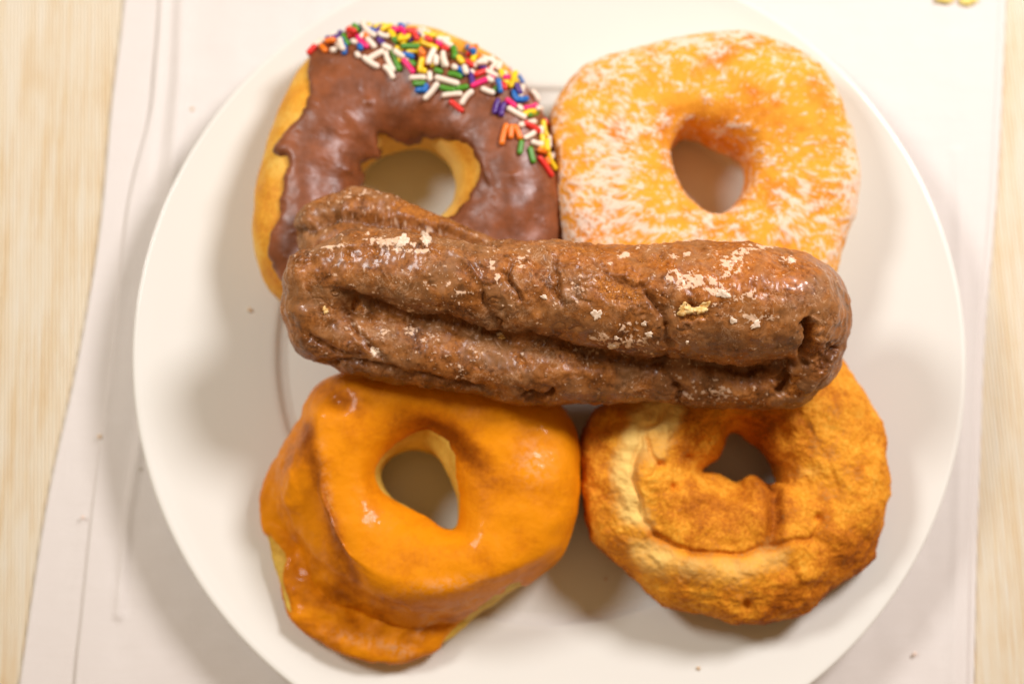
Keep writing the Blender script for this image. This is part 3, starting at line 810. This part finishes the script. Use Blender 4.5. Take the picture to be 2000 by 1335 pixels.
# relax the star shape a little
def relax(A, w):
    B = 0.25 * (np.roll(A, 1, 1) + np.roll(A, -1, 1) + np.concatenate([A[:1], A[:-1]]) + np.concatenate([A[1:], A[-1:]]))
    return A * (1 - w) + B * w
jump = np.maximum(np.linalg.norm(Gb - np.roll(Gb, 1, 1), axis=-1), np.linalg.norm(Gb - np.concatenate([Gb[:1], Gb[:-1]]), axis=-1))
wj = sstep(0.07, 0.16, jump)[..., None]
for _ in range(14):
    wj = np.maximum(wj, 0.93 * np.maximum(np.maximum(np.roll(wj, 1, 1), np.roll(wj, -1, 1)), np.maximum(np.concatenate([wj[:1], wj[:-1]]), np.concatenate([wj[1:], wj[-1:]]))))
for _ in range(28): Gb = relax(Gb, wj * 0.9)
for _ in range(3): Gb = relax(Gb, 0.6)
Gs = Gb
for _ in range(14): Gs = relax(Gs, 0.9)
Nb = grid_normals(Gs, False, True)
if Nb[NA // 2, NV // 4, 2] < 0: Nb = -Nb
shape = (NA, NV)
P = Gb.reshape(-1, 3); X, Y = proj(Gb)
up = sstep(-0.35, 0.2, Nb[..., 2])
wob = fbm(P, 1.1, 3, 70).reshape(shape)
wob2 = fbm(P, 4.0, 2, 71).reshape(shape)
Xw = X + wob * 12 + wob2 * 4; Yw = Y + wob * 8 + wob2 * 4
smooth = np.clip(0.9 * blob(X, Y, 590, 610, 46, 62) + 0.8 * blob(X, Y, 1600, 560, 60, 80) + 0.5 * blob(X, Y, 1420, 660, 110, 34) + 0.6 * blob(X, Y, 740, 500, 100, 30) + 0.5 * blob(X, Y, 1480, 510, 110, 34), 0, 1)
rough = 1 - 0.75 * smooth
d = fbm(P, 0.7, 3, 72).reshape(shape) * 0.09
d += fbm(P, 2.0, 2, 73, 0.5).reshape(shape) * 0.050 * rough
d += fbm(P * np.array([1.0, 0.55, 1.0]), 4.2, 2, 76, 0.5).reshape(shape) * 0.014 * rough
patchy = sstep(0.05, 0.45, fbm(P, 1.4, 2, 88).reshape(shape)) * rough
d += fbm(P, 9.0, 2, 74, 0.6).reshape(shape) * 0.014 * patchy
d -= sstep(0.10, 0.0, np.abs(fbm(P * np.array([0.8, 1.2, 1.0]), 1.1, 3, 75).reshape(shape))) * 0.035 * rough * sstep(-0.2, 0.2, fbm(P, 0.5, 1, 89).reshape(shape))
CRE = [  # creases: polyline, depth, half width px
    ([(655, 566), (690, 578), (735, 600), (790, 618), (850, 626), (905, 636), (960, 652), (1010, 668)], .20, 8),
    ([(1010, 655), (1060, 662), (1110, 680), (1170, 700), (1230, 712), (1285, 706), (1310, 690)], .14, 9),
    ([(1310, 695), (1380, 712), (1450, 724), (1520, 712), (1556, 700)], .10, 8),
    ([(560, 462), (585, 450), (620, 440), (665, 432), (710, 428), (790, 438), (860, 450), (930, 466), (985, 472)], .26, 8),
    ([(935, 560), (948, 590), (962, 622), (985, 640)], .12, 9),
    ([(1000, 500), (985, 530), (1000, 560), (1015, 590)], .12, 6),
    ([(1092, 500), (1085, 540), (1092, 575), (1100, 600)], .12, 7),
    ([(1010, 590), (1020, 612), (1000, 630), (960, 640)], .06, 9),
    ([(1255, 560), (1285, 600), (1300, 640), (1308, 680)], .12, 9),
    ([(1150, 500), (1200, 540), (1240, 560), (1280, 548)], .10, 8),
    ([(1590, 622), (1575, 660), (1570, 705)], .55, 10),
    ([(1625, 668), (1612, 700), (1600, 725)], .22, 8),
    ([(1516, 724), (1530, 745), (1512, 768)], .40, 13),
    ([(600, 655), (620, 668), (660, 690), (720, 700)], .12, 8),
    ([(668, 590), (690, 640), (722, 680), (750, 705)], .10, 7),
    ([(570, 520), (600, 500), (660, 480), (740, 470), (830, 474)], -.08, 8),
    ([(620, 702), (700, 712), (800, 730), (900, 752), (960, 765)], .14, 8),
    ([(1320, 790), (1330, 765), (1310, 745)], .16, 9),
    ([(1225, 560), (1190, 575), (1220, 590)], .06, 14),
    ([(880, 480), (920, 520), (950, 560)], -.07, 8),
    ([(850, 455), (842, 480), (820, 470)], -.05, 7),
    ([(1340, 598), (1385, 602)], .14, 10),
    ([(820, 408), (870, 420), (920, 440)], .08, 6),
    ([(1010, 770), (1060, 775), (1090, 765)], .22, 8),
    ([(700, 590), (690, 610)], .10, 9),
]
crease = 0 * d
for ln, dep, wd in CRE:
    dd, pp, _ = seg_dist(Xw, Yw, ln)
    taper = sstep(0, 0.12, pp) * sstep(1, 0.88, pp) * 0.75 + 0.25
    gg = np.exp(-(dd / wd) ** 2) * taper
    d -= up * dep * gg
    crease = np.maximum(crease, gg * (dep > 0.09))
# broken crumb where the glaze has gone
crumb = 0 * d
for (x, y, a, b, r, k) in [(1212, 568, 50, 24, 18, 1), (830, 408, 80, 20, 12, .9), (1135, 482, 60, 18, 0, .5), (1360, 622, 36, 12, 0, .7), (930, 700, 22, 30, 0, .6), (1010, 720, 26, 34, 0, .5), (1590, 680, 20, 46, 0, .8),
                           (1245, 500, 90, 20, 0, .4), (700, 600, 22, 10, 40, .6), (690, 500, 70, 20, 0, .35), (1060, 775, 40, 14, 0, .6), (1540, 752, 34, 26, 0, .6), (740, 455, 70, 14, 0, .4), (850, 600, 50, 14, -20, .5)]:
    crumb = np.maximum(crumb, k * blob(X, Y, x, y, a, b, r))
crumb = sstep(0.30, 0.62, np.maximum(crumb, 0.42 * crease) + 0.38 * fbm(P, 2.5, 3, 77).reshape(shape))
d -= crumb * (0.05 + np.abs(fbm(P, 9.0, 3, 78, 0.7)).reshape(shape) * 0.07)
# dried white glaze
film = 0 * d
for (x, y, a, b, r, k) in [(760, 472, 50, 11, 6, 1), (830, 468, 12, 18, 0, 1.1), (800, 488, 50, 6, 4, 1), (640, 486, 50, 5, -18, .8), (1350, 548, 42, 20, 12, 1), (1400, 560, 36, 22, 40, .8), (1310, 545, 26, 12, 0, .7),
                           (1430, 530, 30, 24, 0, .7), (1470, 622, 26, 10, 10, 1), (1440, 500, 60, 12, -28, .8), (1330, 502, 26, 7, -14, .8), (1210, 500, 40, 7, -22, .75), (1460, 575, 34, 10, 0, .6), (1490, 480, 50, 8, 0, .6),
                           (1540, 505, 20, 12, 20, .6), (1290, 472, 60, 5, 0, .8), (735, 690, 24, 7, 35, .9), (700, 640, 8, 26, -35, .6), (790, 606, 40, 6, 18, .7), (900, 730, 14, 22, -30, .7), (1220, 670, 60, 16, 12, .7),
                           (1170, 660, 26, 14, 20, .6), (965, 530, 8, 40, -18, .7), (1400, 770, 50, 20, 0, .7), (1350, 740, 60, 10, 8, .5), (830, 440, 40, 4, 8, .9), (770, 432, 40, 4, 0, .8), (1120, 560, 26, 24, 0, .45),
                           (1230, 640, 20, 16, 0, .6), (1020, 500, 20, 30, 0, .45), (870, 560, 60, 30, 0, .35), (700, 380, 60, 14, 0, .45), (800, 650, 80, 30, 8, .38), (1330, 700, 50, 14, 4, .3), (1490, 620, 30, 8, 0, .8)]:
    film = np.maximum(film, k * blob(X, Y, x, y, a, b, r))
fn = fbm(P * np.array([1, 1.4, 1]), 4.5, 4, 79, 0.65).reshape(shape)
film = sstep(0.46, 0.72, film * 0.9 + 0.60 * fn + 0.02)
film *= sstep(-0.1, 0.2, Nb[..., 2])
speck = sstep(0.62, 0.80, fbm(P, 6.5, 3, 83, 0.6).reshape(shape)) * (1 - smooth)
film = np.maximum(film, 0.8 * speck)
d += film * 0.018
Gb = Gb + Nb * d[..., None]
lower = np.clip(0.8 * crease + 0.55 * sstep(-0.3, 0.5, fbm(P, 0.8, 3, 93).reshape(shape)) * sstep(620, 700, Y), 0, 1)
tone = 0.9 * blob(X, Y, 1440, 530, 190, 70) + 0.6 * blob(X, Y, 1150, 500, 220, 40) + 0.3 * blob(X, Y, 720, 520, 120, 40) + 0.5 * blob(X, Y, 850, 410, 110, 30)
m = Mat('chocolate_glazed_crust')
fi = m.attr('film'); cu = m.attr('crumb'); ce = m.attr('crease'); to = m.attr('tone'); sm_ = m.attr('smooth')
q1 = m.noise(1.5, 5, 0.62, 0.4); q2 = m.noise(6.5, 5, 0.68, 0.3); q3 = m.noise(26, 4, 0.7); q4 = m.noise(2.6, 4, 0.6, 1.2)
q5 = m.noise(0.9, 3, 0.55, 0.5)
f = m.math('ADD', m.math('MULTIPLY', q1, 0.5), m.math('ADD', m.math('MULTIPLY', q2, 0.3), m.math('MULTIPLY', q3, 0.2)))
f = m.math('ADD', m.math('MULTIPLY', m.math('SUBTRACT', f, 0.5), 1.3), 0.5)
base = m.ramp(f, [(0.32, (0.050, 0.015, 0.003)), (0.42, (0.135, 0.043, 0.008)), (0.52, (0.28, 0.094, 0.017)), (0.66, (0.46, 0.175, 0.040))])
orange = m.ramp(q2, [(0.35, (0.34, 0.080, 0.006)), (0.62, (0.60, 0.185, 0.016))])
tf = m.math('ADD', m.math('MULTIPLY', to, 0.75), m.math('MULTIPLY', m.math('SUBTRACT', q4, 0.52), 1.5), clamp=True)
col = m.mix(tf, base, orange)
milky = m.ramp(m.math('ADD', q5, m.math('MULTIPLY', m.math('SUBTRACT', q4, 0.5), 0.5)), [(0.44, 0.0), (0.64, 0.62)])
col = m.mix(milky, col, (0.30, 0.145, 0.056))
vn = m.noise(2.2, 5, 0.65, 0.8)
vein = m.math('ABSOLUTE', m.math('SUBTRACT', vn, 0.5))
vein = m.ramp(vein, [(0.0, 0.36), (0.022, 0.0)])
vein = m.math('MULTIPLY', vein, m.ramp(m.noise(0.8, 2), [(0.48, 0.0), (0.60, 1.0)]))
col = m.mix(vein, col, (0.78, 0.50, 0.30))
pp = m.ramp(m.voro(5.5), [(0.0, 0.55), (0.14, 0.0)])
col = m.mix(pp, col, (0.76, 0.45, 0.24))
cc = m.ramp(m.math('ADD', m.math('MULTIPLY', q3, 0.6), m.math('MULTIPLY', q2, 0.4)), [(0.38, (0.16, 0.042, 0.005)), (0.62, (0.56, 0.20, 0.025))])
col = m.mix(cu, col, cc)
ff = m.math('ADD', fi, m.math('MULTIPLY', m.math('SUBTRACT', q3, 0.5), 0.8))
ff = m.ramp(ff, [(0.32, 0.0), (0.92, 0.92)])
col = m.mix(ff, col, (0.82, 0.56, 0.37))
rr = m.ramp(m.math('ADD', q2, m.math('MULTIPLY', m.math('SUBTRACT', q4, 0.5), 0.5)), [(0.35, 0.32), (0.65, 0.55)])
rr = m.math('ADD', rr, m.math('MULTIPLY', cu, 0.4), clamp=True)
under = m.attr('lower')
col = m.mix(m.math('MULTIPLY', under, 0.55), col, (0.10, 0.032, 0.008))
hh = m.math('ADD', m.math('MULTIPLY', q2, 0.6), m.math('MULTIPLY', q3, m.math('ADD', m.math('MULTIPLY', cu, 0.6), 0.14)))
hh = m.math('ADD', hh, m.math('MULTIPLY', ff, 0.25))
hh = m.math('ADD', hh, m.math('MULTIPLY', vein, 0.04))
bn = m.bump(hh, 0.30, 0.04)
bar_mat = m.out(col, rr, bn, spec=0.32, coat=0.0, coatr=0.15)
m.l.new(m.math('ADD', m.math('MULTIPLY', sm_, 0.5), 0.12), m.b.inputs['Coat Weight'])
bc = Gb.reshape(-1, 3).mean(0); bo = (bc[0], bc[1], float(Gb[..., 2].min()))
bar = empty('twisted_cruller', bo)
tag(bar, 'long brown glazed old fashioned cruller lying across the four ring doughnuts', 'cruller')
FB = grid_faces(NA, NV, False, True)
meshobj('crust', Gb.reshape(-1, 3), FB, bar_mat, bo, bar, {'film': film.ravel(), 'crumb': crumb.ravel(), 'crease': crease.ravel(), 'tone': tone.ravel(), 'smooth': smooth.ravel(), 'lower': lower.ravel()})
bb = BVHTree.FromPolygons([Vector(v) for v in Gb.reshape(-1, 3)], [tuple(int(i) for i in f) for f in FB])

m = Mat('dried_glaze')
q = m.noise(14, 4, 0.6)
dried = m.out(m.ramp(q, [(0.35, (0.78, 0.56, 0.38)), (0.65, (0.88, 0.74, 0.58))]), 0.5, m.bump(q, 0.5, 0.03), spec=0.4)
m = Mat('yellow_flake')
q = m.noise(10, 4, 0.6)
yflake = m.out(m.ramp(q, [(0.38, (0.78, 0.42, 0.10)), (0.6, (0.88, 0.66, 0.30))]), 0.55, m.bump(q, 0.5, 0.03), spec=0.4)
def flake(bvh_, px, py, rx, ry, rot, mat, parent, name, th=0.05, jag=0.25, lift=0.0):
    """thin irregular chip following the surface it sticks to"""
    n = 40; rings = 5
    rnd = np.random.RandomState(int(px * 7 + py))
    ph = rnd.uniform(0, 6.28, 6)
    V = []; c = math.cos(math.radians(rot)); s = math.sin(math.radians(rot))
    nrm = hit(bvh_, px, py)[1]
    if nrm is None: return None
    if nrm.z < 0: nrm = -nrm
    for side in (1, 0):
        for k in range(rings + 1):
            for j in range(n):
                a = 2 * math.pi * j / n
                R = 1 + jag * (0.5 * math.sin(2 * a + ph[0]) + 0.5 * math.sin(3 * a + ph[1]) + 0.4 * math.sin(5 * a + ph[2]) + 0.3 * math.sin(9 * a + ph[3]))
                R *= k / rings
                dx = R * rx * math.cos(a); dy = R * ry * math.sin(a)
                h, nn = hit(bvh_, px + dx * c - dy * s, py + dx * s + dy * c)
                if h is None: h = Vector(unproj(px, py, 6.0))
                e = th * math.sqrt(max(0, 1 - (k / rings) ** 4)) if side else -0.02
                V.append(tuple(h + nrm * (e + (lift if side else 0) * (0.5 + 0.5 * math.sin(a + ph[4])) + 0.008)))
    m_ = (rings + 1) * n
    F = []
    for k in range(rings):
        for j in range(n):
            F.append((k * n + j, (k + 1) * n + j, (k + 1) * n + (j + 1) % n, k * n + (j + 1) % n))
            F.append((m_ + k * n + j, m_ + k * n + (j + 1) % n, m_ + (k + 1) * n + (j + 1) % n, m_ + (k + 1) * n + j))
    for j in range(n):
        a = rings * n
        F.append((a + j, m_ + a + j, m_ + a + (j + 1) % n, a + (j + 1) % n))
    return meshobj(name, V, F, mat, tuple(np.mean(V, 0)), parent)
for (x, y, rx, ry, rt, mt, lb) in [(1340, 605, 17, 11, 10, yflake, 'yellow glaze flake'), (1371, 602, 15, 10, -25, yflake, 'yellow glaze flake'),
                                   (787, 470, 11, 13, 20, dried, None), (1412, 574, 12, 9, 10, dried, None), (1165, 614, 9, 11, 0, dried, None), (1204, 660, 5, 3, 0, dried, None),
                                   (1258, 632, 6, 4, -60, dried, None), (1268, 653, 8, 5, -10, dried, None), (1195, 676, 10, 4, 10, dried, None), (1432, 626, 8, 5, 10, dried, None),
                                   (1476, 634, 12, 6, -30, dried, None), (832, 466, 8, 15, -5, dried, None), (975, 652, 6, 3, 0, dried, None), (980, 658, 7, 4, 0, yflake, None), (1545, 508, 9, 4, 30, dried, None),
                                   (1063, 580, 7, 4, 40, dried, None), (1248, 810, 1, 1, 0, dried, None), (636, 606, 5, 7, 0, yflake, None), (732, 686, 8, 9, 30, dried, None), (1342, 668, 3, 3, 0, dried, None)]:
    if rx < 2: continue
    o = flake(bb, x, y, rx, ry, rt, mt, bar, 'glaze_flake', 0.028, 0.34, 0.05 if mt is yflake else 0.0)
    if o is not None and lb: o['label'] = lb

# ================================================================== crumbs
def lump(name, c, r, mat, seed, squash=0.6):
    n1, n2 = 18, 12
    V = []
    for i in range(n1):
        for j in range(n2 + 1):
            a = 2 * math.pi * i / n1; b = -math.pi / 2 + math.pi * j / n2
            V.append((math.cos(a) * math.cos(b), math.sin(a) * math.cos(b), math.sin(b)))
    V = np.array(V)
    k = 1 + 0.45 * fbm(V, 1.1, 3, seed)
    V = V * k[:, None] * r * (0.7 if r < 0.2 else 1)
    V[:, 2] *= squash
    V = V + np.array([c[0], c[1], c[2]]); V[:, 2] -= V[:, 2].min() - c[2]
    return meshobj(name, V, grid_faces(n1, n2 + 1, True, False), mat, c)
m = Mat('crumb_tan')
crm = m.out(m.ramp(m.noise(20, 3), [(0.4, (0.70, 0.50, 0.30)), (0.6, (0.78, 0.62, 0.42))]), 0.8)
m = Mat('crumb_grey'); crg = m.out((0.52, 0.47, 0.38), 0.8)
m = Mat('crumb_pink'); crp = m.out((0.80, 0.62, 0.50), 0.8)
m = Mat('crumb_yellow'); cry = m.out(m.ramp(m.noise(10, 3), [(0.4, (0.95, 0.72, 0.10)), (0.6, (0.95, 0.82, 0.30))]), 0.7)
def on_plate(px, py):
    z = 0.9
    for _ in range(6):
        p = unproj(px, py, z); z = float(plate_z(math.hypot(p[0], p[1])))
    return (p[0], p[1], z)
for (x, y, r, mt, lb) in [(488, 605, 0.09, crm, 'tiny tan crumb on the plate left of the cruller'), (1183, 1130, 0.07, crp, 'tiny pinkish crumb on the plate between the two lower doughnuts'),
                          (1364, 1304, 0.08, crm, 'tiny tan crumb on the plate rim below the cake doughnut')]:
    tag(lump('crumb', on_plate(x, y), r, mt, int(x), 0.6), lb, 'crumb')
for (x, y, r, mt, lb) in [(376, 214, 0.09, crm, 'tan crumb on the napkin above the left rim of the plate'), (195, 852, 0.09, crm, 'tan crumb on the napkin fold at the left of the photo'),
                          (275, 916, 0.08, crg, 'grey crumb on the napkin beside the left plate rim'), (162, 1010, 0.08, crp, 'pink crumb on the napkin at the lower left'),
                          (1786, 1276, 0.09, crp, 'pink crumb on the napkin at the lower right')]:
    p = unproj(x, y, 0.31)
    tag(lump('crumb', tuple(p), r, mt, int(x), 0.5), lb, 'crumb')
for (x, y, r, lb) in [(1845, -10, 0.34, 'left one of two yellow crumbs at the top edge of the napkin'), (1890, -3, 0.28, 'right one of two yellow crumbs at the top edge of the napkin')]:
    p = unproj(x, y, 0.31)
    tag(lump('crumb', tuple(p), r, cry, int(x), 0.3), lb, 'crumb')
